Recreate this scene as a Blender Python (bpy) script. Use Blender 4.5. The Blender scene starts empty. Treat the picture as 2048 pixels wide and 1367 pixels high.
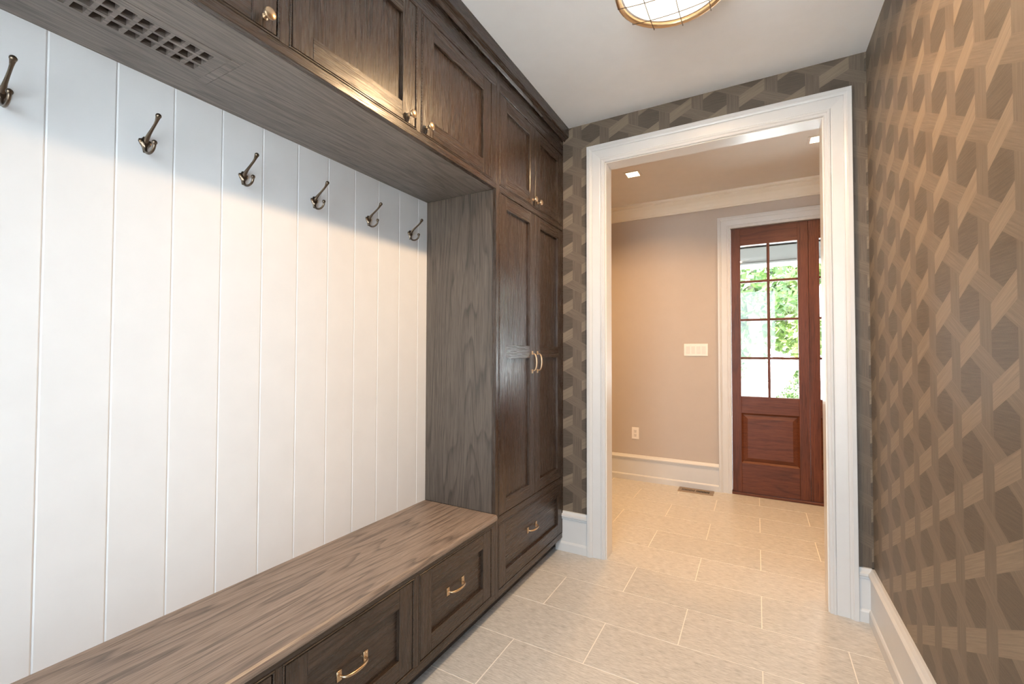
import bpy, bmesh, math, random
from mathutils import Vector, Matrix
random.seed(7)
SC = bpy.context.scene
COL = SC.collection

# ------------------------------------------------------------------ camera
CAM_H = 1.2734
yaw, pitch, roll = math.radians(29.0016), math.radians(1.3088), math.radians(0.1585)
fw = Vector((-math.sin(yaw) * math.cos(pitch), math.cos(yaw) * math.cos(pitch), math.sin(pitch)))
rt = Vector((math.cos(yaw), math.sin(yaw), 0))
up = rt.cross(fw)
R_ = rt * math.cos(roll) + up * math.sin(roll)
U_ = -rt * math.sin(roll) + up * math.cos(roll)
cd = bpy.data.cameras.new('camera')
cd.sensor_fit = 'HORIZONTAL'; cd.sensor_width = 36
cd.lens = 36 * 882.7443 / 2048
cd.clip_start = 0.02
cam = bpy.data.objects.new('camera', cd); COL.objects.link(cam)
M4 = Matrix.Identity(4)
for i in range(3):
    M4[i][0], M4[i][1], M4[i][2] = R_[i], U_[i], -fw[i]
M4[2][3] = CAM_H
cam.matrix_world = M4
SC.camera = cam

# ------------------------------------------------------------------ light and exposure
SC.view_settings.view_transform = 'Standard'
SC.view_settings.look = 'None'
SC.view_settings.gamma = 1
SC.view_settings.use_curve_mapping = False
SC.view_settings.exposure = 0.65
SC.cycles.use_denoising = True
SC.cycles.max_bounces = 10
SC.cycles.diffuse_bounces = 6
SC.cycles.transparent_max_bounces = 16
SC.cycles.sample_clamp_indirect = 6
SC.cycles.caustics_reflective = False
SC.cycles.caustics_refractive = False

SKY = 9.0
w = bpy.data.worlds.new('sky'); SC.world = w; w.use_nodes = True
bg = w.node_tree.nodes['Background']
bg.inputs['Color'].default_value = (0.76, 0.88, 1.0, 1)
bg.inputs['Strength'].default_value = SKY

def light(name, typ, loc, energy, color, **kw):
    l = bpy.data.lights.new(name, typ); l.energy = energy; l.color = color
    for k, v in kw.items(): setattr(l, k, v)
    o = bpy.data.objects.new(name, l); COL.objects.link(o); o.location = loc
    return o

sun = light('sun', 'SUN', (0, 0, 20), 48.0, (1, .97, .92), angle=0.02)
sun.rotation_euler = Vector((0.76, 0.0, -0.65)).to_track_quat('-Z', 'Y').to_euler()
# daylight portals: the glazed rear opening, the added side window and front doors let the sky in
def portal(name, loc, direction, sx, sy):
    p = light(name, 'AREA', loc, 1, (1, 1, 1), shape='RECTANGLE', size=sx, size_y=sy)
    p.rotation_euler = Vector(direction).to_track_quat('-Z', 'Z').to_euler()
    p.data.cycles.is_portal = True
portal('portal_rear', (-0.33, -1.36, 1.40), (0, 1, 0), 1.5, 2.4)
portal('portal_side', (0.57, -.82, 1.62), (-1, 0, 0), .62, 1.5)
portal('portal_front', (0.39, 4.62, 1.55), (0, -1, 0), 1.15, 1.5)

# ------------------------------------------------------------------ helpers
class MB:
    def __init__(s): s.v = []; s.f = []
    def add(s, vs, fs):
        n = len(s.v); s.v += [tuple(v) for v in vs]; s.f += [tuple(i + n for i in f) for f in fs]; return s
    def box(s, x0, x1, y0, y1, z0, z1, b=0.0):
        if x0 > x1: x0, x1 = x1, x0
        if b <= 0:
            vs = [(x, y, z) for x in (x0, x1) for y in (y0, y1) for z in (z0, z1)]
            return s.add(vs, [(0, 1, 3, 2), (4, 6, 7, 5), (0, 4, 5, 1), (2, 3, 7, 6), (0, 2, 6, 4), (1, 5, 7, 3)])
        bm = bmesh.new()
        bmesh.ops.create_cube(bm, size=1)
        for v in bm.verts:
            v.co = (x0 if v.co.x < 0 else x1, y0 if v.co.y < 0 else y1, z0 if v.co.z < 0 else z1)
        bmesh.ops.bevel(bm, geom=bm.edges[:], offset=b, segments=1, affect='EDGES', profile=0.5)
        bm.verts.index_update()
        s.add([v.co[:] for v in bm.verts], [[v.index for v in f.verts] for f in bm.faces]); bm.free()
        return s
    def extrude(s, prof, fn, t0, t1):
        """closed profile [(a,b)], fn(a,b,t)->xyz"""
        n = len(prof)
        vs = [fn(a, b, t0) for a, b in prof] + [fn(a, b, t1) for a, b in prof]
        fs = [(i, (i + 1) % n, n + (i + 1) % n, n + i) for i in range(n)] + [tuple(range(n - 1, -1, -1)), tuple(range(n, 2 * n))]
        return s.add(vs, fs)
    def tube(s, pts, rad, seg=10, flat=1.0, side=None, cap=True):
        pts = [Vector(p) for p in pts]; n = len(pts)
        if not hasattr(rad, '__len__'): rad = [rad] * n
        prev = None; vs = []
        for i, p in enumerate(pts):
            t = (pts[min(i + 1, n - 1)] - pts[max(i - 1, 0)]).normalized()
            if prev is None:
                a = Vector(side) if side else (Vector((0, 0, 1)) if abs(t.z) < .9 else Vector((1, 0, 0)))
            else: a = prev
            a = (a - t * a.dot(t)).normalized(); prev = a; b = t.cross(a)
            for k in range(seg):
                q = 2 * math.pi * k / seg
                vs.append(p + a * math.cos(q) * rad[i] + b * math.sin(q) * rad[i] * flat)
        fs = [(i * seg + k, i * seg + (k + 1) % seg, (i + 1) * seg + (k + 1) % seg, (i + 1) * seg + k) for i in range(n - 1) for k in range(seg)]
        if cap: fs += [tuple(range(seg - 1, -1, -1)), tuple((n - 1) * seg + k for k in range(seg))]
        return s.add(vs, fs)
    def lathe(s, prof, org, axis, seg=20):
        """prof [(r, h)] revolved about axis through org"""
        ax = Vector(axis).normalized(); a = ax.orthogonal().normalized(); b = ax.cross(a); o = Vector(org); n = len(prof)
        vs = [o + ax * h + (a * math.cos(2 * math.pi * k / seg) + b * math.sin(2 * math.pi * k / seg)) * max(r, 1e-5) for r, h in prof for k in range(seg)]
        fs = [(i * seg + k, i * seg + (k + 1) % seg, (i + 1) * seg + (k + 1) % seg, (i + 1) * seg + k) for i in range(n - 1) for k in range(seg)]
        fs += [tuple(range(seg - 1, -1, -1)), tuple((n - 1) * seg + k for k in range(seg))]
        return s.add(vs, fs)
    def ball(s, c, r, seg=12):
        return s.lathe([(r * math.sin(math.pi * i / 8), -r * math.cos(math.pi * i / 8)) for i in range(9)], c, (0, 0, 1), seg)
    def build(s, name, mat, parent=None, smooth=False, **props):
        me = bpy.data.meshes.new(name); me.from_pydata(s.v, [], s.f)
        bm = bmesh.new(); bm.from_mesh(me); bmesh.ops.recalc_face_normals(bm, faces=bm.faces); bm.to_mesh(me); bm.free()
        me.materials.append(mat)
        if smooth:
            me.polygons.foreach_set('use_smooth', [True] * len(me.polygons))
            me.set_sharp_from_angle(angle=math.radians(40))
        o = bpy.data.objects.new(name, me); COL.objects.link(o)
        if parent: o.parent = parent
        for k, v in props.items(): o[k] = v
        return o

def thing(name, label=None, cat=None, group=None, loc=(0, 0, 0), parent=None, kind=None):
    o = bpy.data.objects.new(name, None); COL.objects.link(o); o.location = loc; o.empty_display_size = .05
    if label: o['label'] = label
    if cat: o['category'] = cat
    if group: o['group'] = group
    if kind: o['kind'] = kind
    if parent: o.parent = parent
    return o

def copy_tree(o, parent=None):
    c = o.copy(); COL.objects.link(c); c.parent = parent
    for ch in list(o.children): copy_tree(ch, c)
    return c

# ------------------------------------------------------------------ node helpers and materials
class NT:
    def __init__(s, name):
        s.m = bpy.data.materials.new(name); s.m.use_nodes = True
        s.t = s.m.node_tree; s.b = s.t.nodes['Principled BSDF']
    def n(s, typ, **kw):
        nd = s.t.nodes.new(typ)
        for k, v in kw.items(): setattr(nd, k, v)
        return nd
    def link(s, a, b): s.t.links.new(a, b)
    def put(s, sock, v):
        if hasattr(v, 'is_output'): s.link(v, sock)
        else: sock.default_value = v
    def math(s, op, a, b=0.0, c=None):
        nd = s.n('ShaderNodeMath', operation=op); s.put(nd.inputs[0], a); s.put(nd.inputs[1], b)
        if c is not None: s.put(nd.inputs[2], c)
        return nd.outputs[0]
    def coords(s, rnd=False):
        tc = s.n('ShaderNodeTexCoord'); sp = s.n('ShaderNodeSeparateXYZ')
        out = tc.outputs['Object']
        if rnd:
            oi = s.n('ShaderNodeObjectInfo')
            va = s.n('ShaderNodeVectorMath', operation='MULTIPLY_ADD')
            cb = s.n('ShaderNodeCombineXYZ')
            for i, k in enumerate((17.3, 41.7, 29.1)):
                s.link(s.math('MULTIPLY', oi.outputs['Random'], k), cb.inputs[i])
            s.link(cb.outputs[0], va.inputs[2]); s.link(out, va.inputs[0]); va.inputs[1].default_value = (1, 1, 1); out = va.outputs[0]
        s.link(out, sp.inputs[0])
        return sp.outputs[0], sp.outputs[1], sp.outputs[2]
    def vec(s, x, y, z=0.0):
        c = s.n('ShaderNodeCombineXYZ')
        for i, v in enumerate((x, y, z)): s.put(c.inputs[i], v)
        return c.outputs[0]
    def noise(s, v, scale=1.0, detail=4.0, rough=.55, dist=0.0):
        nd = s.n('ShaderNodeTexNoise'); s.link(v, nd.inputs['Vector'])
        nd.inputs['Scale'].default_value = scale; nd.inputs['Detail'].default_value = detail
        nd.inputs['Roughness'].default_value = rough; nd.inputs['Distortion'].default_value = dist
        return nd.outputs[0]
    def ramp(s, f, stops):
        r = s.n('ShaderNodeValToRGB'); s.link(f, r.inputs[0]); e = r.color_ramp.elements
        while len(e) < len(stops): e.new(.5)
        for el, (p, c) in zip(e, stops):
            el.position = p; el.color = (c, c, c, 1) if not hasattr(c, '__len__') else (*c, 1)
        return r.outputs[0]
    def mix(s, f, a, b, typ='MIX'):
        nd = s.n('ShaderNodeMix', data_type='RGBA', blend_type=typ); s.put(nd.inputs[0], f)
        for i, v in ((6, a), (7, b)):
            if hasattr(v, '__len__') and len(v) == 3: v = (*v, 1)
            s.put(nd.inputs[i], v)
        return nd.outputs[2]
    def bump(s, h, strength=.2, dist=.001):
        b = s.n('ShaderNodeBump'); s.link(h, b.inputs['Height']); b.inputs['Strength'].default_value = strength
        b.inputs['Distance'].default_value = dist; s.link(b.outputs[0], s.b.inputs['Normal'])
    def set(s, **kw):
        for k, v in kw.items(): s.put(s.b.inputs[k], (*v, 1) if hasattr(v, '__len__') and len(v) == 3 else v)
        return s.m

def plain(name, col, rough=.5, metal=0.0, spec=.5, var=.04):
    """painted or plain surface with a faint procedural mottling"""
    t = NT(name); x, y, z = t.coords()
    f = t.noise(t.vec(x, y, z), 9.0, 3)
    c = t.mix(f, tuple(k * (1 - var) for k in col), tuple(min(1, k * (1 + var)) for k in col))
    t.set(**{'Base Color': c, 'Roughness': rough, 'Metallic': metal, 'Specular IOR Level': spec})
    return t.m

def wood(name, axis, dark, mid, lite, rough=.25, ring=1.0, spec=.6, dk=.55):
    """stained oak, grain running along the given axis"""
    t = NT(name); c = list(t.coords(True)); i = 'XYZ'.index(axis)
    al = c.pop(i); p, q = c
    pq = t.math('ADD', p, t.math('MULTIPLY', q, .83))
    fine = t.noise(t.vec(t.math('MULTIPLY', p, 420), t.math('MULTIPLY', q, 420), t.math('MULTIPLY', al, 9)), 1, 2, .6)
    strk = t.noise(t.vec(t.math('MULTIPLY', p, 70), t.math('MULTIPLY', q, 70), t.math('MULTIPLY', al, 2.2)), 1, 4, .6)
    low = t.noise(t.vec(t.math('MULTIPLY', p, 5.5), t.math('MULTIPLY', q, 5.5), t.math('MULTIPLY', al, .52)), 1, 2, .45)
    rings = t.math('FRACT', t.math('MULTIPLY', low, 17 * ring))
    line = t.ramp(rings, [(0, 0.0), (.6, .12), (.90, 1.0), (1, 0.0)])
    brk = t.noise(t.vec(t.math('MULTIPLY', p, 160), t.math('MULTIPLY', q, 160), t.math('MULTIPLY', al, 7)), 1, 3, .6)
    line = t.math('MULTIPLY', line, t.ramp(brk, [(.34, 0.25), (.56, 1.0)]))
    base = t.mix(t.ramp(strk, [(.3, 0.0), (.7, 1.0)]), mid, lite)
    base = t.mix(t.math('MULTIPLY', line, dk), base, dark)
    pore = t.ramp(fine, [(.36, 1.0), (.5, 0.0)])
    base = t.mix(t.math('MULTIPLY', pore, .6), base, dark)
    hv = t.math('ADD', t.math('MULTIPLY', pore, -1.0), t.math('MULTIPLY', line, -.4))
    t.bump(hv, .25, .0006)
    t.set(**{'Base Color': base, 'Roughness': t.math('ADD', rough, t.math('MULTIPLY', pore, .12)), 'Specular IOR Level': spec})
    return t.m

OD, OM, OL = (.008, .005, .0034), (.039, .0235, .0155), (.063, .040, .027)
OAK = {a: wood('dark_oak_' + a, a, OD, OM, OL) for a in 'XYZ'}
OAKG = {'Y': wood('grey_oak_Y', 'Y', (.036, .030, .027), (.135, .112, .098), (.200, .170, .150), rough=.36),
        'Z': wood('grey_oak_Z', 'Z', (.022, .016, .0125), (.080, .059, .045), (.128, .097, .075), rough=.38, dk=.8)}
MAH = {a: wood('mahogany_' + a, a, (.030, .008, .003), (.105, .027, .010), (.150, .042, .016), rough=.42, ring=.35, spec=.35) for a in 'XZ'}

def wallpaper(name, uaxis, usign, uV, zM, zL):
    """printed triaxial weave: three strip directions around dark hexagons"""
    s_, p_ = .1815, .187; m_ = p_ / (2 * s_)
    t = NT(name); x, y, z = t.coords()
    u = {'X': x, 'Y': y}[uaxis]
    if usign < 0: u = t.math('MULTIPLY', u, -1)
    mu = t.math('MULTIPLY', u, m_)
    zp = t.math('ADD', z, mu); zm = t.math('SUBTRACT', z, mu)
    def strip(v, off, per):
        a = t.math('DIVIDE', t.math('SUBTRACT', v, off), per)
        d = t.math('ABSOLUTE', t.math('SUBTRACT', t.math('FRACT', t.math('ADD', a, 100.5)), .5))
        return t.math('LESS_THAN', d, .1667)
    iV, iM, iL = strip(u, uV, s_), strip(zp, zM, p_), strip(zm, zL, p_)
    def streak(al, ac, k1, k2): return t.noise(t.vec(t.math('MULTIPLY', ac, k1), t.math('MULTIPLY', al, k2)), 1, 3, .65)
    def shade(f, a, b): return t.mix(t.ramp(f, [(.32, 0.0), (.68, 1.0)]), a, b)
    hexc = shade(streak(u, z, 230, 9), (.042, .030, .021), (.080, .058, .042))
    V = shade(streak(z, u, 230, 5), (.072, .052, .038), (.130, .097, .071))
    Mc = shade(streak(u, zp, 230, 7), (.088, .064, .046), (.150, .112, .081))
    L = shade(streak(u, zm, 230, 7), (.136, .100, .070), (.210, .158, .112))
    no = lambda v: t.math('SUBTRACT', 1.0, v)
    c = t.mix(t.math('MULTIPLY', iV, no(iM)), hexc, V)
    c = t.mix(t.math('MULTIPLY', iM, no(iL)), c, Mc)
    c = t.mix(t.math('MULTIPLY', iL, no(iV)), c, L)
    fib = t.noise(t.vec(t.math('MULTIPLY', u, 260), t.math('MULTIPLY', z, 260)), 1, 2)
    c = t.mix(t.math('MULTIPLY', fib, .18), c, (.26, .21, .16))
    t.bump(fib, .12, .0005)
    t.set(**{'Base Color': c, 'Roughness': .52, 'Specular IOR Level': .35, 'Sheen Weight': .07, 'Sheen Roughness': .35, 'Sheen Tint': (1.0, .78, .55)})
    return t.m

def tile_mat():
    t = NT('linen_tile'); x, y, z = t.coords(True)
    oi = t.n('ShaderNodeObjectInfo')
    f = t.noise(t.vec(t.math('MULTIPLY', x, 28), t.math('MULTIPLY', y, 240), 0.0), 1, 3, .65)
    g = t.noise(t.vec(t.math('MULTIPLY', x, 16), t.math('MULTIPLY', y, 40), 0.0), 1, 5, .7)
    c = t.mix(t.ramp(f, [(.32, 0.0), (.66, 1.0)]), (.330, .318, .300), (.600, .590, .572))
    c = t.mix(t.math('MULTIPLY', t.ramp(g, [(.4, 0.0), (.62, 1.0)]), .35), c, (.66, .635, .605))
    c = t.mix(.5, c, t.mix(oi.outputs['Random'], (.92, .92, .92), (1.04, 1.03, 1.02)), 'MULTIPLY')
    t.bump(f, .12, .0005)
    t.set(**{'Base Color': c, 'Roughness': .36, 'Specular IOR Level': .4})
    return t.m

def emit(name, col, strength):
    t = NT(name)
    t.set(**{'Base Color': (.8, .8, .8), 'Emission Color': col, 'Emission Strength': strength})
    return t.m

def glass_mat():
    t = NT('window_glass'); tr = t.n('ShaderNodeBsdfTransparent'); gl = t.n('ShaderNodeBsdfGlossy'); fr = t.n('ShaderNodeFresnel')
    gl.inputs['Roughness'].default_value = .02; fr.inputs[0].default_value = 1.45
    tr.inputs[0].default_value = (.97, .985, .975, 1)
    mx = t.n('ShaderNodeMixShader'); t.link(fr.outputs[0], mx.inputs[0]); t.link(tr.outputs[0], mx.inputs[1]); t.link(gl.outputs[0], mx.inputs[2])
    t.link(mx.outputs[0], t.t.nodes['Material Output'].inputs[0])
    return t.m

WHITE = plain('white_board_paint', (.76, .77, .79), .38)
TRIM = plain('white_trim_paint', (.60, .60, .605), .34)
JAMB = plain('satin_jamb_paint', (.72, .70, .675), .28)
CEIL = plain('ceiling_paint', (.92, .92, .92), .8)
HALLW = plain('greige_wall_paint', (.475, .420, .380), .75)
HALLC = plain('hall_ceiling_paint', (.70, .665, .62), .8)
GROUT = plain('pale_grout', (.80, .76, .71), .8)
BRONZE = plain('antique_bronze', (.13, .100, .075), .30, .95, var=.25)
BRASS = plain('antique_brass', (.60, .43, .27), .28, .95, var=.15)
COPPER = plain('light_ring_brass', (.62, .42, .24), .35, .9, var=.1)
CAVITY_SHADE = plain('painted_cavity_shade', (.02, .016, .013), .8)  # near-black colour standing in for shade inside openings
PLASTIC = plain('white_plastic', (.80, .76, .72), .35)
GREYPL = plain('pale_grey_plastic', (.70, .66, .63), .35)
VENT = plain('bronze_register', (.30, .22, .15), .4, .6)
GLASS = glass_mat()
TILE = tile_mat()
WP_BACK = wallpaper('weave_wallpaper_back', 'X', 1, .078, 2.672, 2.685)
WP_RIGHT = wallpaper('weave_wallpaper_right', 'Y', -1, -1.653, .118, 1.726)
WARM = (1.0, .58, .25)

# ------------------------------------------------------------------ the shell
F = -1.108          # cabinet face plane
PX = -1.542         # white board plane
XR = .479           # right wall
YB = 2.690          # back wall
YH = 4.494          # hall far wall
H = 2.743
YR = -1.25          # rear wall
HX0, HX1 = -2.5, 1.9
def S(o, kind='structure'): o['kind'] = kind; return o

floor = S(MB().box(HX0 - .1, HX1 + .1, YR - .15, YH + .14, -.06, -.0011).build('floor', GROUT))
TW, TD, GAP = .644, .311, .004
tile_me = MB().box(GAP / 2, TW - GAP / 2, GAP / 2, TD - GAP / 2, -.0105, 0, .0006).build('tile', TILE, floor)
first = True
for k in range(-9, 10):
    y0 = 1.438 + k * TD
    xs = (-.956 if k % 2 == 0 else -.634)
    n0, n1 = ((-2, 4) if y0 + TD > 2.7 else (-2, 2))
    for n in range(n0, n1 + 1):
        x0 = xs + n * TW
        if x0 + TW < (-1.6 if y0 + TD < 2.7 else HX0) or x0 > (.5 if y0 + TD < 2.7 else HX1): continue
        o = tile_me if first else tile_me.copy()
        if not first: COL.objects.link(o); o.parent = floor
        first = False
        o.location = (x0, y0, 0)

S(MB().box(-1.65, XR + .1, YR, YB + .05, H, H + .06).build('ceiling', CEIL))
S(MB().box(HX0 - .1, HX1 + .1, YB + .05, YH + .15, H, H + .06).build('ceiling_hall', HALLC))
wl = S(MB().box(-1.65, PX - .016, YR, YB + .1, 0, H).build('wall_left', plain('left_wall_paint', (.8, .8, .8), .7)))
WY0, WY1, WZ0, WZ1 = -1.12, -.52, .90, 2.34      # added unseen side window, put in to light the boards
S(MB().box(XR, XR + .1, YR, WY0, 0, H).box(XR, XR + .1, WY1, YB, 0, H).box(XR, XR + .1, WY0, WY1, 0, WZ0).box(XR, XR + .1, WY0, WY1, WZ1, H).build('wall_right', WP_RIGHT))
# back wall with the wide opening (wallpaper side and hall side)
OX0, OX1, OZ = -.834, .315, 2.476
YM = YB + .055; YJ = YB + .105
m = MB().box(-1.65, OX0, YB, YM, 0, H).box(OX1, XR + .1, YB, YM, 0, H).box(OX0, OX1, YB, YM, OZ, H)
S(m.build('wall_back', WP_BACK))
m = MB().box(HX0, OX0, YM, YJ, 0, H).box(OX1, HX1, YM, YJ, 0, H).box(OX0, OX1, YM, YJ, OZ, H)
S(m.build('wall_hall_near', HALLW))
# rear wall with a glazed opening behind the camera
RX0, RX1, RZ0, RZ1 = -1.04, .38, .22, 2.58
m = MB().box(-1.65, RX0, YR - .12, YR, 0, H).box(RX1, XR + .1, YR - .12, YR, 0, H).box(RX0, RX1, YR - .12, YR, RZ1, H).box(RX0, RX1, YR - .12, YR, 0, RZ0)
S(m.build('wall_rear', plain('rear_wall_paint', (.82, .82, .81), .7)))
def window(name, u0, u1, z0, z1, fn):
    """framed two-pane window; fn(u, d) gives x, y for a position along the wall and a depth into it"""
    win = S(thing(name, kind='structure'))
    def bx(n, a, b, c, e, d0, d1, mat):
        (xa, ya), (xb, yb) = fn(a, d0), fn(b, d1)
        return MB().box(min(xa, xb), max(xa, xb), min(ya, yb), max(ya, yb), c, e, .001).build(n, mat, win)
    for a, b, c, e in ((u0, u0 + .05, z0, z1), (u1 - .05, u1, z0, z1), (u0 + .05, u1 - .05, z1 - .05, z1), (u0 + .05, u1 - .05, z0, z0 + .05)):
        bx('window_frame', a, b, c, e, 0, .09, TRIM)
    um = (u0 + u1) / 2
    bx('muntin', um - .015, um + .015, z0 + .05, z1 - .05, .03, .07, TRIM)
    for a, b in ((u0 + .05, um - .015), (um + .015, u1 - .05)): bx('pane', a, b, z0 + .05, z1 - .05, .048, .053, GLASS)
window('window_1', RX0, RX1, RZ0, RZ1, lambda u, d: (u, YR - d))
window('added_side_window', WY0, WY1, WZ0, WZ1, lambda u, d: (XR + d, u))  # invented window out of view, throws daylight across to the boards

# hall shell, far wall with the double door
DX0, DX1, DZ = -.204, .990, 2.410
m = MB().box(HX0, DX0, YH, YH + .14, 0, H).box(DX1, HX1, YH, YH + .14, 0, H).box(DX0, DX1, YH, YH + .14, DZ, H)
S(m.build('wall_hall_far', HALLW))
S(MB().box(HX0 - .1, HX0, YM, YH + .14, 0, H).build('wall_hall_left', HALLW))
S(MB().box(HX1, HX1 + .1, YM, YH + .14, 0, H).build('wall_hall_right', HALLW))

# door casing profile: distance outward from the inner edge, proud of wall
CAS = [(0, 0), (0, .012), (.004, .016), (.014, .016), (.018, .020), (.026, .020), (.030, .015), (.034, .017), (.074, .021), (.080, .021), (.082, .026), (.090, .029), (.096, .034), (.112, .034), (.114, .032), (.114, 0)]
def casing(name, x0, x1, zt, yw, sgn, width=.114, depth=1.0):
    """mitred three-sided casing on plane y=yw, projecting along sgn*y"""
    k = width / .114; m = MB(); P = [(a * k, b * depth) for a, b in CAS]; n = len(P)
    rings = []
    for cx, cz, dx, dz in ((x0, 0, -1, 0), (x0, zt, -1, 1), (x1, zt, 1, 1), (x1, 0, 1, 0)):
        rings.append([(cx + dx * a, yw + sgn * b, cz + dz * a) for a, b in P])
    vs = [v for r in rings for v in r]
    fs = [(r * n + i, r * n + (i + 1) % n, (r + 1) * n + (i + 1) % n, (r + 1) * n + i) for r in range(3) for i in range(n)]
    fs += [tuple(range(n - 1, -1, -1)), tuple(3 * n + i for i in range(n))]
    m.add(vs, fs)
    return S(m.build(name, TRIM))
casing('trim_1', -.822, .303, 2.463, YB, -1)
casing('trim_2', -.822, .303, 2.463, YJ, 1)
casing('trim_3', DX0, DX1, DZ, YH, -1, .106, .8)
j = MB().box(OX0, OX0 + .017, YB - .004, YJ + .004, 0, OZ).box(OX1 - .017, OX1, YB - .004, YJ + .004, 0, OZ).box(OX0 + .017, OX1 - .017, YB - .004, YJ + .004, OZ - .017, OZ)
S(j.build('trim_4', JAMB))

# baseboards
BB = [(0, 0), (.026, 0), (.026, .048), (.022, .056), (.017, .060), (.017, .200), (.020, .203), (.020, .212), (.027, .218), (.027, .228), (.018, .236), (.013, .246), (.010, .250), (0, .250)]
S(MB().extrude(BB, lambda a, b, t: (XR - a, t, b), YR, YB).build('baseboard_right', TRIM))
S(MB().extrude(BB, lambda a, b, t: (t, YB - a, b), -1.15, -.936).build('baseboard_back', TRIM))
S(MB().extrude(BB, lambda a, b, t: (t, YB - a, b), .417, XR).build('baseboard_back', TRIM))
S(MB().extrude(BB, lambda a, b, t: (t, YH - a, b), HX0, DX0 - .106).build('baseboard_hall', TRIM))
S(MB().extrude(BB, lambda a, b, t: (t, YH - a, b), DX1 + .106, HX1).build('baseboard_hall', TRIM))
# hall crown moulding
CR = [(0, 2.612), (.012, 2.612), (.014, 2.626), (.022, 2.632), (.034, 2.655), (.055, 2.683), (.078, 2.700), (.084, 2.706), (.084, 2.716), (.100, 2.722), (.104, 2.730), (.104, H), (0, H)]
crown_m = plain('cream_crown_paint', (.78, .74, .66), .5)
S(MB().extrude(CR, lambda a, b, t: (t, YH - a, b), HX0, HX1).build('trim_5', crown_m))
S(MB().extrude(CR, lambda a, b, t: (t, YJ + a, b), HX0, HX1).build('trim_6', crown_m))

# ------------------------------------------------------------------ white tongue-and-groove boards
y = .524 - .138 * 12; bw = .138
nb = 0
while y < 1.86:
    y1 = min(y + bw, 1.86)
    c = .0035
    if y1 - y > .02:
        wdt = y1 - y
        prof = [(0, .0002), (0, wdt - .0002), (.0150, wdt - .0002), (.0165, wdt - c), (.0165, c), (.0150, .0002)]
        MB().extrude(prof, lambda a, b, t, y=y: (PX - .0165 + a, y + b, t), .40, 2.10).build('board', WHITE, wl)
    y += bw

# ------------------------------------------------------------------ cabinetry
def pc(name, y0, y1, z0, z1, parent, axis, x0=F - .022, x1=F, b=.0012, pal=OAK):
    return MB().box(x0, x1, y0, y1, z0, z1, b).build(name, pal[axis], parent)

def bead(y0, y1, z0, z1, parent):
    """small raised bead round an opening"""
    wd = .006; m = MB()
    m.box(F - .012, F + .0022, y0 - wd, y1 + wd, z1, z1 + wd, .0015).box(F - .012, F + .0022, y0 - wd, y1 + wd, z0 - wd, z0, .0015)
    m.box(F - .012, F + .0022, y0 - wd, y0, z0, z1, .0015).box(F - .012, F + .0022, y1, y1 + wd, z0, z1, .0015)
    m.build('bead', OAK['Y'], parent)

def knob(loc, parent):
    prof = [(.0, 0), (.0085, 0), (.0085, .003), (.0045, .006), (.0042, .014), (.007, .017), (.0135, .020), (.0155, .0235), (.0145, .027), (.010, .0295), (.004, .0305), (0, .0306)]
    return MB().lathe(prof, loc, (1, 0, 0), 20).build('knob', BRASS, parent, True, label='round antique brass knob')

def pull(loc, parent, vertical=False, ctc=.104):
    """arched bar pull on two rectangular foot plates"""
    m = MB(); x, yy, zz = loc; h = ctc / 2
    fn = (lambda a, o, q: (x + o, yy + q, zz + a)) if vertical else (lambda a, o, q: (x + o, yy + a, zz + q))
    def bx(a0, a1, o0, o1, q0, q1):
        p0, p1 = fn(a0, o0, q0), fn(a1, o1, q1)
        m.box(min(p0[0], p1[0]), max(p0[0], p1[0]), min(p0[1], p1[1]), max(p0[1], p1[1]), min(p0[2], p1[2]), max(p0[2], p1[2]), .001)
    for sg in (-1, 1):
        if vertical: bx(sg * h - .011, sg * h + .011, 0, .003, -.008, .008)
        else: bx(sg * h - .009, sg * h + .009, 0, .003, -.016, .016)
        m.lathe([(0, 0), (.0028, 0), (.0024, .0016), (0, .002)], fn(sg * (h + .004), .003, .0 if vertical else .010), (1, 0, 0), 8)
    pts = []; rad = []
    for i in range(15):
        q = math.pi * i / 14
        pts.append(fn(-math.cos(q) * (h - .004), .002 + .027 * math.sin(q) ** .62, -.002)); rad.append(.0034 + .0018 * math.sin(q))
    m.tube(pts, rad, 10)
    return m.build('pull', BRASS, parent, True, label='arched antique brass pull')

def door(name, y0, y1, z0, z1, parent, st=.066, mids=(), grain='Z', label=None):
    g = .0028; y0 += g; y1 -= g; z0 += g; z1 -= g
    d = thing(name, parent=parent)
    if label: d['label'] = label
    pc('stile', y0, y0 + st, z0, z1, d, 'Z'); pc('stile', y1 - st, y1, z0, z1, d, 'Z')
    pc('rail', y0 + st, y1 - st, z1 - st, z1, d, 'Y'); pc('rail', y0 + st, y1 - st, z0, z0 + st, d, 'Y')
    edges = [z0 + st]
    for a, b in mids:
        pc('rail', y0 + st, y1 - st, a, b, d, 'Y'); edges += [a, b]
    edges.append(z1 - st)
    for a, b in zip(edges[::2], edges[1::2]):
        pc('panel', y0 + st - .004, y1 - st + .004, a - .004, b + .004, d, grain, F - .021, F - .0135, 0)
    return d

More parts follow.
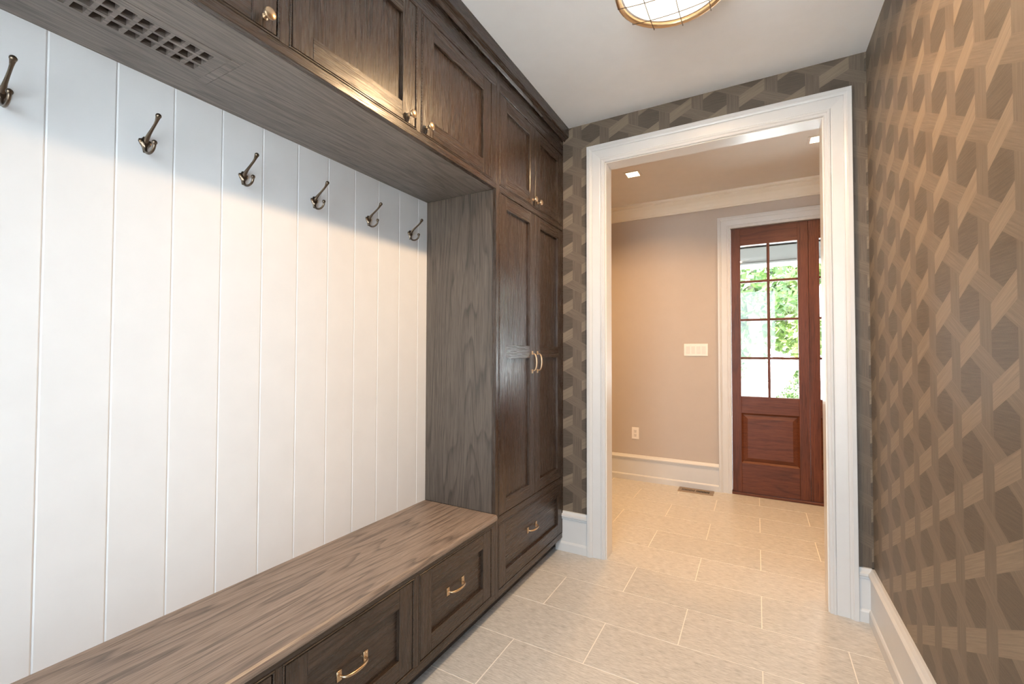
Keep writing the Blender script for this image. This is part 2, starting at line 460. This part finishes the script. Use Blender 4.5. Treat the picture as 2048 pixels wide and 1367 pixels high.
# wall cabinets over the bench
ZU = 2.073
uc = thing('wall_cabinet', 'dark oak overhead cabinet run with shaker doors and brass knobs above the bench', 'cabinet', loc=(0, 0, 0))
YC0 = -1.243
VX0, VX1, VY0, VY1 = -1.440, -1.232, .120, .697
bp = MB()
for a in ((PX, VX0, YC0, 1.837), (VX1, F - .022, YC0, 1.837), (VX0, VX1, YC0, VY0), (VX0, VX1, VY1, 1.837)):
    bp.box(a[0], a[1], a[2], a[3], ZU, ZU + .019)
bp.build('bottom_panel', OAKG['Y'], uc, label='grey brown underside panel of the overhead cabinet')
MB().box(PX, F - .022, YC0, 1.837, 2.655, 2.670).box(PX - .014, PX, YC0, 1.837, 2.10, 2.670).box(PX, F - .022, 1.825, 1.837, ZU + .019, 2.655).box(PX, F - .022, YC0, YC0 + .015, ZU + .019, 2.655).box(PX, F - .03, .05, .07, ZU + .019, 2.655).box(PX, F - .03, .72, .74, ZU + .019, 2.655).build('carcass', OAK['Y'], uc)
ops = [(1.286, 1.787), (.747, 1.250), (.207, .707), (-.333, .167), (-.873, -.373)]
ZD0, ZD1 = 2.108, 2.570
bdw = .006
pc('frame_rail', YC0, 1.837, ZU, ZD0 - bdw, uc, 'Y'); pc('frame_rail', YC0, 1.837, ZD1 + bdw, 2.668, uc, 'Y')
pc('frame_stile', 1.787 + bdw, 1.837, ZD0 - bdw, ZD1 + bdw, uc, 'Z')
for (a, b), (a2, b2) in zip(ops, ops[1:]): pc('frame_stile', b2 + bdw, a - bdw, ZD0 - bdw, ZD1 + bdw, uc, 'Z')
pc('frame_stile', YC0, -.873 - bdw, ZD0 - bdw, ZD1 + bdw, uc, 'Z')
for i, (a, b) in enumerate(ops):
    bead(a, b, ZD0, ZD1, uc)
    d = door('door', a, b, ZD0, ZD1, uc)
    knob((F, (a + .030, b - .035, b - .035, a + .035, b - .035)[i], 2.140), d)

# flush wooden air grille in the underside
vg = thing('air_grille', 'flush wooden air grille with square slots in the overhead cabinet underside', 'air grille', loc=(0, 0, 0))
sx = [(-1.389, -1.360), (-1.349, -1.320), (-1.312, -1.283)]
cols = [.628 - .0337 * i for i in range(13)]
z0, z1 = ZU - .0008, ZU + .016
g = .0008
MB().box(VX0 + g, sx[0][0], VY0 + g, VY1 - .026, z0, z1).build('frame_bar', OAKG['Y'], vg)
MB().box(sx[2][1], VX1 - .024, VY0 + g, VY1 - .026, z0, z1).build('frame_bar', OAKG['Y'], vg)
MB().box(VX1 - .0232, VX1 - g, VY0 + g, VY1 - g, z0 + .0012, z1).build('frame_bar', OAKG['Y'], vg)
MB().box(VX0 + g, VX1 - .024, VY1 - .0252, VY1 - g, z0 + .0008, z1).build('frame_bar', OAKG['Y'], vg)
MB().box(sx[0][0], sx[2][1], cols[0] + .012, VY1 - .0265, z0, z1).build('frame_bar', OAKG['Y'], vg)
MB().box(sx[0][0], sx[2][1], VY0 + g, cols[-1] - .012, z0, z1).build('frame_bar', OAKG['Y'], vg)
for a, b in ((sx[0][1], sx[1][0]), (sx[1][1], sx[2][0])):
    MB().box(a, b, cols[-1] - .012, cols[0] + .012, z0, z1).build('long_bar', OAKG['Y'], vg)
for c0, c1 in zip(cols, cols[1:]):
    m = MB()
    for a, b in sx: m.box(a, b, c1 + .012, c0 - .012, z0, z1)
    m.build('cross_bar', OAKG['Y'], vg)

# cornice along the ceiling
cp = [(F - .02, 2.668), (F + .002, 2.668), (F + .004, 2.664), (F + .010, 2.660), (F + .014, 2.664), (F + .020, 2.672), (F + .032, 2.676), (F + .034, 2.680), (F + .040, 2.682), (F + .040, H - .0005), (F - .02, H - .0005)]
MB().extrude(cp, lambda a, b, t: (a, t, b), YC0, YB - .001).build('cornice', OAK['Y'], None, label='dark oak cornice running along the ceiling above the cabinets', category='cornice')

# tall cabinet at the end
TY0, TY1 = 1.8375, YB - .001
tc = thing('tall_cabinet', 'tall dark oak pantry cabinet with paired doors and bottom drawer by the opening', 'cabinet', loc=(0, 0, 0))
MB().box(PX, F - .022, TY0, TY0 + .019, .492, ZU, .0008).build('side_panel', OAKG['Z'], tc, label='grained oak end panel beside the bench')
MB().box(PX - .014, PX, TY0, TY1, .08, 2.668).box(PX, F - .022, TY0, TY0 + .019, .08, .49).box(PX, F - .022, TY0 + .0, TY0 + .019, ZU + .001, 2.668).box(PX, F - .022, TY1 - .019, TY1, .08, 2.668).box(PX, F - .022, TY0 + .019, TY1 - .019, .08, .099).box(PX, F - .022, TY0 + .019, TY1 - .019, 2.649, 2.668).box(PX, F - .03, TY0 + .019, TY1 - .019, .44, .455).box(PX, F - .03, TY0 + .019, TY1 - .019, 2.078, 2.094).build('carcass', OAK['Z'], tc)
MB().box(F - .075, F - .060, TY0, TY1, 0, .08).build('toe_kick', OAK['Y'], tc)
ty0, ty1, tm = 1.872, 2.672, 2.272
pc('frame_stile', TY0, ty0 - bdw, .080, 2.668, tc, 'Z'); pc('frame_stile', ty1 + bdw, TY1, .080, 2.668, tc, 'Z')
lev = [(.115, .428), (.470, 2.066), (2.106, 2.567)]
for a, b in ((.080, .115 - bdw), (.428 + bdw, .470 - bdw), (2.066 + bdw, 2.106 - bdw), (2.567 + bdw, 2.668)):
    pc('frame_rail', ty0 - bdw, ty1 + bdw, a, b, tc, 'Y')
for a, b in lev: bead(ty0, ty1, a, b, tc)
d = door('drawer', ty0, ty1, *lev[0], tc, grain='Y'); pull((F - .0135, 2.262, .284), d)
dl = door('door', ty0, tm + .001, *lev[1], tc, mids=((1.239, 1.309),)); pull((F, tm - .037, 1.217), dl, True)
dr = door('door', tm - .001, ty1, *lev[1], tc, mids=((1.239, 1.309),)); pull((F, tm + .030, 1.217), dr, True)
dl = door('door', ty0, tm + .001, *lev[2], tc); knob((F, tm - .033, 2.141), dl)
dr = door('door', tm - .001, ty1, *lev[2], tc); knob((F, tm + .033, 2.141), dr)

# bench: drawer base and the seat slab
bc = thing('storage_bench', 'dark oak bench base with shaker drawers and brass pulls', 'cabinet', loc=(0, 0, 0))
BY1 = 1.837
ops = [(1.296, 1.800), (.754, 1.257), (.217, .721), (-.322, .181), (-.861, -.358)]
Z0, Z1 = .118, .436
MB().box(PX - .014, PX, YC0, BY1, .08, .461).box(PX, F - .022, YC0, BY1, .08, .095).box(PX, F - .022, BY1 - .018, BY1, .095, .461).box(PX, F - .022, YC0, YC0 + .018, .095, .461).build('carcass', OAK['Y'], bc)
MB().box(F - .075, F - .060, YC0, BY1, 0, .08).build('toe_kick', OAK['Y'], bc)
pc('frame_rail', YC0, BY1, .080, Z0 - bdw, bc, 'Y'); pc('frame_rail', YC0, BY1, Z1 + bdw, .462, bc, 'Y')
pc('frame_stile', 1.800 + bdw, BY1, Z0 - bdw, Z1 + bdw, bc, 'Z')
for (a, b), (a2, b2) in zip(ops, ops[1:]): pc('frame_stile', b2 + bdw, a - bdw, Z0 - bdw, Z1 + bdw, bc, 'Z')
pc('frame_stile', YC0, -.861 - bdw, Z0 - bdw, Z1 + bdw, bc, 'Z')
for a, b in ops:
    bead(a, b, Z0, Z1, bc)
    d = door('drawer', a, b, Z0, Z1, bc, grain='Y'); pull((F - .0135, (a + b) / 2 - .012, .287), d)
bp_ = [(PX, .4625), (F + .006, .4625), (F + .011, .466), (F + .0125, .472), (F + .0125, .481), (F + .010, .487), (F + .004, .491), (PX, .491)]
top = MB().extrude(bp_, lambda a, b, t: (a, t, b), YC0, BY1 - .0005).build('bench_slab', wood('bench_oak', 'Y', (.060, .044, .035), (.240, .176, .138), (.335, .256, .205), rough=.34, dk=.8), None, label='long oak bench seat slab with rounded front edge under the white boards', category='bench seat')

# ------------------------------------------------------------------ coat hooks
def make_hook():
    r = thing('coat_hook', 'x', 'coat hook', 'coat hooks on the white boards')
    m = MB()
    out = []
    prof = [(-.0165, .004), (-.0150, .0105), (-.0085, .0125), (-.004, .020), (.004, .020), (.0085, .0125), (.0150, .0105), (.0165, .004), (.0125, -.004), (.0065, -.013), (.004, -.026), (-.004, -.026), (-.0065, -.013), (-.0125, -.004)]
    n = len(prof)
    vs = [(0, a, b) for a, b in prof] + [(.0035, a * .96, b * .97) for a, b in prof] + [(.0085, a * .45, b * .62 - .001) for a, b in prof]
    fs = [(i, (i + 1) % n, n + (i + 1) % n, n + i) for i in range(n)] + [(n + i, n + (i + 1) % n, 2 * n + (i + 1) % n, 2 * n + i) for i in range(n)] + [tuple(range(n)), tuple(range(2 * n, 3 * n))]
    m.add(vs, fs); m.build('plate', BRONZE, r, True)
    pts = [(.004, 0, .004), (.013, 0, .013), (.027, 0, .023), (.044, 0, .033), (.059, 0, .042), (.068, 0, .049), (.0735, 0, .0555), (.0775, 0, .0605), (.079, 0, .0625)]
    MB().tube(pts, [.0062, .0058, .0045, .0038, .0036, .0040, .0052, .0066, .0060], 12).ball((.0785, 0, .0615), .0072).build('upper_arm', BRONZE, r, True)
    pts = []
    for i in range(13):
        q = math.radians(190 + i * 15.5)
        pts.append((.0320 + .0270 * math.cos(q), 0, -.0150 + .0185 * math.sin(q)))
    pts = [(.003, 0, .000), (.0045, 0, -.010)] + pts
    MB().tube(pts, [.005, .0045] + [.0042 - .0006 * math.sin(math.pi * i / 12) for i in range(13)], 12).ball((.0585, 0, -.0085), .0068).build('lower_hook', BRONZE, r, True)
    for sg in (-1, 1):
        MB().lathe([(0, 0), (.0042, 0), (.0040, .0018), (.002, .0030), (0, .0032)], (.0035, sg * .0108, .0035), (1, 0, 0), 12).build('screw', BRASS, r, True)
    return r
hk = make_hook()
hl = ['bronze double coat hook cut off by the left edge of the photo', 'bronze coat hook, second from the left, below the air grille',
      'bronze coat hook, third from the left on the white boards', 'bronze coat hook, third from the tall cabinet end panel',
      'bronze coat hook next to last before the tall cabinet', 'bronze coat hook closest to the tall cabinet end panel']
for i, (yy, lb) in enumerate(zip((.312, .589, .868, 1.147, 1.428, 1.704), hl)):
    o = hk if i == 0 else copy_tree(hk)
    o.location = (PX, yy, 1.8715); o['label'] = lb

# ------------------------------------------------------------------ flush ceiling lamp
LX, LY, LZ, LR = -.258, 1.716, 2.655, .208
cl = thing('ceiling_light', 'round flush ceiling light with brass ring and wire cage over glowing glass', 'ceiling light', loc=(LX, LY, H))
def ringpts(r, z, n=49): return [(r * math.cos(2 * math.pi * i / (n - 1)), r * math.sin(2 * math.pi * i / (n - 1)), z) for i in range(n)]
MB().lathe([(0, 0), (.191, 0), (.193, -.004), (.193, -.066), (0, -.066)], (0, 0, 0), (0, 0, 1), 64).build('pan', COPPER, cl, True)
MB().tube(ringpts(LR, LZ - H), .0115, 12, cap=False).build('ring', COPPER, cl, True)
dome = [(.190, -.067), (.1915, -.070)] + [(.1915 * math.cos(a), -.080 - .032 * math.sin(a)) for a in [math.radians(q) for q in range(5, 90, 8)]] + [(0, -.112)]
MB().lathe(dome, (0, 0, 0), (0, 0, 1), 64).build('glass_dome', emit('lamp_glass', (1.0, .88, .70), 1.25), cl, True, label='glowing white glass dome')
ll = light('ceiling_light_glow', 'AREA', (LX, LY, H - .127), 26, (1.0, .66, .35), shape='DISK', size=.16)
for off in (-.11, 0, .11):
    for ax in (0, 1):
        hw = math.sqrt(LR ** 2 - off ** 2) + .006; pts = []
        for i in range(25):
            tt = -1 + 2 * i / 24; s2 = tt * hw; rr = math.hypot(s2, off) / LR
            zz = -.104 - .019 * max(0, 1 - rr * rr)
            pts.append((s2, off, zz) if ax == 0 else (off, s2, zz - .001))
        e0, e1 = Vector(pts[0]), Vector(pts[-1])
        pts = [tuple(e0 + Vector((0, 0, .012)))] + pts + [tuple(e1 + Vector((0, 0, .012)))]
        MB().tube(pts, .0015, 6).build('cage_wire', BRONZE, cl, True)

# ------------------------------------------------------------------ hall recessed lights
def can(x, y, label):
    r = thing('recessed_light', label, 'ceiling light', 'square recessed lights in the hall ceiling', loc=(x, y, H))
    m = MB(); a, b = .066, .048
    for q in ((-a, a, -a, -b), (-a, a, b, a), (-a, -b, -b, b), (b, a, -b, b)): m.box(*q, -.004, 0)
    m.build('trim_ring', HALLC, r)
    MB().box(-b, b, -b, b, -.0025, -.0005).build('lens', emit('can_lens', (1.0, .83, .55), 6.0), r)
    l = light('recessed_light_beam', 'AREA', (x, y, H - .006), 9.4, WARM, shape='SQUARE', size=.085)
    l.data.spread = math.radians(140)
    return r
can(-.882, 3.640, 'square recessed ceiling light nearer the left side of the opening')
can(.385, 3.640, 'square recessed ceiling light partly hidden by the right side of the opening')

can(-2.149, 3.640, 'added unseen recessed ceiling light at the far left end of the hall')  # out of view, added to raise the hall's ambient light
can(1.652, 3.640, 'added unseen recessed ceiling light at the far right end of the hall')  # likewise an unseen extra lamp for warm hall ambience

# ------------------------------------------------------------------ hall wall plates and floor register
sw = thing('light_switch', 'white four gang light switch plate left of the wooden front door', 'light switch', loc=(-.503, YH, 1.299))
MB().box(-.105, .105, -.006, 0, -.058, .058, .002).build('plate', PLASTIC, sw)
for i in range(4):
    rk = MB().box(-.069 + .046 * i - .0165, -.069 + .046 * i + .0165, -.009, -.005, -.034, .034, .001).build('rocker', GREYPL, sw)
ol = thing('power_outlet', 'white double power outlet low on the beige hall wall', 'power outlet', loc=(-1.0715, YH, .465))
MB().box(-.035, .035, -.006, 0, -.058, .058, .002).build('plate', PLASTIC, ol)
for zz in (-.021, .019):
    rc = MB().box(-.0165, .0165, -.0085, -.005, zz - .0155, zz + .0155, .001).build('receptacle', GREYPL, ol)
    MB().box(-.0075, -.005, -.0089, -.008, zz, zz + .009).box(.005, .0075, -.0089, -.008, zz, zz + .008).lathe([(0, 0), (.003, 0), (.003, .0006), (0, .0006)], (0, -.0084, zz - .007), (0, -1, 0), 10).build('slot', CAVITY_SHADE, rc)  # slots are dark solids, the shade of the holes put into colour
fv = thing('floor_register', 'bronze slotted floor register beside the hall baseboard', 'floor register', loc=(-.500, 4.392, 0))
vw, vd = .150, .070
m = MB()
for q in ((-vw, vw, -vd, -.034), (-vw, vw, .034, vd), (-vw, -.118, -.034, .034), (.118, vw, -.034, .034), (-.006, .006, -.034, .034)): m.box(q[0], q[1], q[2], q[3], 0, .005, .001)
m.build('frame', VENT, fv)
MB().box(-.118, .118, -.034, .034, .0002, .0010).build('duct_shade_sheet', CAVITY_SHADE, fv)  # flat dark sheet painting the shade between slats, no hollow duct
for k in range(18):
    side = -1 if k < 9 else 1
    xx = -.1125 + (k % 9) * .0124 if side < 0 else .0125 + (k % 9) * .0124
    b = .0062 if side < 0 else .0038
    MB().box(xx, xx + b, -.034, .034, .001, .0042).build('slat', VENT, fv)

# ------------------------------------------------------------------ mahogany double front door
def leaf(name, x0, x1, label):
    d = S(thing(name, label, None, None, (0, 0, 0), kind='structure'))
    ya, yb = YH + .010, YH + .054
    zb, zt = .022, 2.406; st = .0755
    B = lambda n, a, b, c, e, ax, y0=ya, y1=yb, bv=.0015, par=d: MB().box(a, b, y0, y1, c, e, bv).build(n, MAH[ax], par)
    B('stile', x0, x0 + st, zb, zt, 'Z'); B('stile', x1 - st, x1, zb, zt, 'Z')
    gx0, gx1, gz0, gz1 = x0 + st, x1 - st, .880, 2.246
    B('rail', gx0, gx1, gz1, zt, 'X'); B('rail', gx0, gx1, .730, gz0, 'X'); B('rail', gx0, gx1, zb, .285, 'X')
    cx = (gx0 + gx1) / 2
    B('muntin', cx - .011, cx + .011, gz0, gz1, 'Z', ya + .004, yb - .004, .004)
    zs = [gz0, 1.225, 1.569, 1.914, gz1]
    for zz in zs[1:-1]: B('muntin', gx0, gx1, zz - .010, zz + .010, 'X', ya + .005, yb - .005, .004)
    for i in range(4):
        for a, b in ((gx0, cx - .010), (cx + .010, gx1)):
            MB().box(a, b, ya + .020, ya + .025, zs[i] + .008, zs[i + 1] - .008).build('pane', GLASS, d)
    # raised panel
    px0, px1, pz0, pz1 = gx0, gx1, .285, .730
    e, f = .012, .048
    R0 = [(px0, ya + .006, pz0), (px1, ya + .006, pz0), (px1, ya + .006, pz1), (px0, ya + .006, pz1)]
    def rect(i, yy): return [(px0 + i, yy, pz0 + i), (px1 - i, yy, pz0 + i), (px1 - i, yy, pz1 - i), (px0 + i, yy, pz1 - i)]
    rs = [rect(0, yb - .01), rect(0, ya + .002), rect(.010, ya + .012), rect(.014, ya + .015), rect(f, ya + .004)]
    vs = [v for r in rs for v in r]
    fs = [(4 * k + i, 4 * k + (i + 1) % 4, 4 * k + 4 + (i + 1) % 4, 4 * k + 4 + i) for k in range(4) for i in range(4)] + [(0, 1, 2, 3), (16, 17, 18, 19)]
    MB().add(vs, fs).build('panel', MAH['X'], d)
    return d
leaf('door_1', -.200, .3905, 'mahogany front door leaf with eight glass panes over a raised panel')
leaf('door_2', .3925, .983, 'second mahogany front door leaf mostly hidden behind the opening trim')
MB().box(DX0, DX1, YH - .012, YH + .12, .0005, .020, .003).build('threshold', MAH['X'], None, label='mahogany threshold sill under the front doors', category='threshold')

# ------------------------------------------------------------------ outdoors seen through the door panes
gt = NT('pale_drive'); x, y, z = gt.coords()
gt.set(**{'Base Color': gt.mix(gt.noise(gt.vec(x, y), 3, 4), (.60, .60, .60), (.70, .70, .70)), 'Roughness': .9})
S(MB().box(-40, 40, YH + .16, 60, -.16, -.10).box(-40, 40, -40, YR - .13, -.16, -.10).box(HX1 + .12, 40, YR - .13, YH + .16, -.16, -.10).box(XR + .12, HX1 + .12, YR - .13, YB + .02, -.16, -.10).build('ground', gt.m))
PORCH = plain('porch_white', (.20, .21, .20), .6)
PWOOD = wood('porch_ceiling_wood', 'X', (.03, .016, .012), (.08, .045, .035), (.11, .065, .05), rough=.6)
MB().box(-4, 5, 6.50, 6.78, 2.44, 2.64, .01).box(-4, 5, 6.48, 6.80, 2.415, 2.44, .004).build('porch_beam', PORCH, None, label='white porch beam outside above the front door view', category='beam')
MB().box(-4, 5, YH + .15, 6.9, 2.66, 2.70).build('porch_roof', PWOOD, None, label='brown boarded porch ceiling outside the front door', category='porch roof')

LEAF = []
for nm, c0, c1 in (('leaf_green', (.030, .075, .012), (.10, .17, .03)), ('leaf_lime', (.06, .11, .018), (.17, .23, .055)), ('leaf_deep', (.015, .05, .012), (.06, .12, .025))):
    t = NT(nm); x, y, z = t.coords(); f = t.noise(t.vec(x, y, z), 7, 2)
    t.set(**{'Base Color': t.mix(t.ramp(f, [(.3, 0.0), (.7, 1.0)]), c0, c1), 'Roughness': .5, 'Transmission Weight': 0.0}); LEAF.append(t.m)
BARK = plain('grey_bark', (.20, .16, .13), .9, var=.4)
def foliage(rng, blobs, n, size):
    m = MB()
    for i in range(n):
        (cx, cy, cz, r) = blobs[rng.randrange(len(blobs))]
        while True:
            d = Vector((rng.uniform(-1, 1), rng.uniform(-1, 1), rng.uniform(-1, 1)))
            if .3 < d.length < 1: break
        p = Vector((cx, cy, cz)) + d * r
        a = Vector((rng.gauss(0, 1), rng.gauss(0, 1), rng.gauss(0, 1))).normalized(); b = a.orthogonal().normalized()
        s1 = size * rng.uniform(.6, 1.3); s2 = s1 * .5
        m.add([p - a * s1, p + b * s2, p + a * s1, p - b * s2], [(0, 1, 2, 3)])
    return m
def tree(x, y, h, spread, mi, label, n=2600, size=.16, low=.25):
    rng = random.Random(int(x * 100) + int(y * 7))
    r = thing('tree', label, 'tree', 'trees beyond the front door', loc=(x, y, -.1))
    MB().tube([(0, 0, 0), (.1, 0, h * .25), (-.05, .1, h * .5), (.1, 0, h * .85)], [.22, .17, .12, .05], 8).build('trunk', BARK, r, True)
    blobs = []
    for k in range(11):
        an = rng.uniform(0, 6.28); rr = spread * rng.uniform(.25, .9); zz = h * rng.uniform(low, .95)
        e = (math.cos(an) * rr, math.sin(an) * rr, zz)
        blobs.append((*e, spread * rng.uniform(.3, .48)))
        if k < 7: MB().tube([(0, .05, zz * .62), (e[0] * .5, e[1] * .5, zz * .86), e], [.09, .055, .02], 6).build('branch', BARK, r, True)
    foliage(rng, blobs, n, size).build('foliage', LEAF[mi], r, kind='stuff')
tree(-.1, 14.2, 6.8, 1.9, 0, 'light green tree seen through the left door panes', 4200, .13, .14)
tree(1.55, 18.3, 7.5, 1.7, 1, 'bright lime tree seen through the right door panes', 4200, .14, .10)
tree(-5.0, 21.0, 8.5, 2.8, 0, 'tall green tree farthest left beyond the front door', 3200, .2, .12)
tree(1.5, 24.0, 9.5, 3.0, 0, 'tall green tree standing farthest behind the other trees', 3600, .2, .1)
tree(6.6, 17.0, 8.0, 2.6, 2, 'deep green tree at the right beyond the front door', 3200, .2, .15)
rng = random.Random(3)
sh = thing('shrub', 'rounded green garden shrub in the lower right door pane', 'shrub', loc=(.56, 9.0, -.1))
MB().tube([(0, 0, 0), (0, 0, .5)], .03, 6).build('stem', BARK, sh)
foliage(rng, [(0, 0, .55, .25), (.08, 0, .75, .22), (.14, .05, .95, .15), (-.1, 0, .5, .2)], 1500, .03).build('foliage', LEAF[0], sh, kind='stuff')
sh = thing('shrub', 'low pale ground shrub left of the rounded shrub', 'shrub', loc=(-.14, 9.0, -.1))
MB().tube([(0, 0, 0), (0, 0, .3)], .02, 6).build('stem', BARK, sh)
foliage(rng, [(0, 0, .42, .16), (.14, 0, .46, .14)], 260, .03).build('foliage', LEAF[1], sh, kind='stuff')
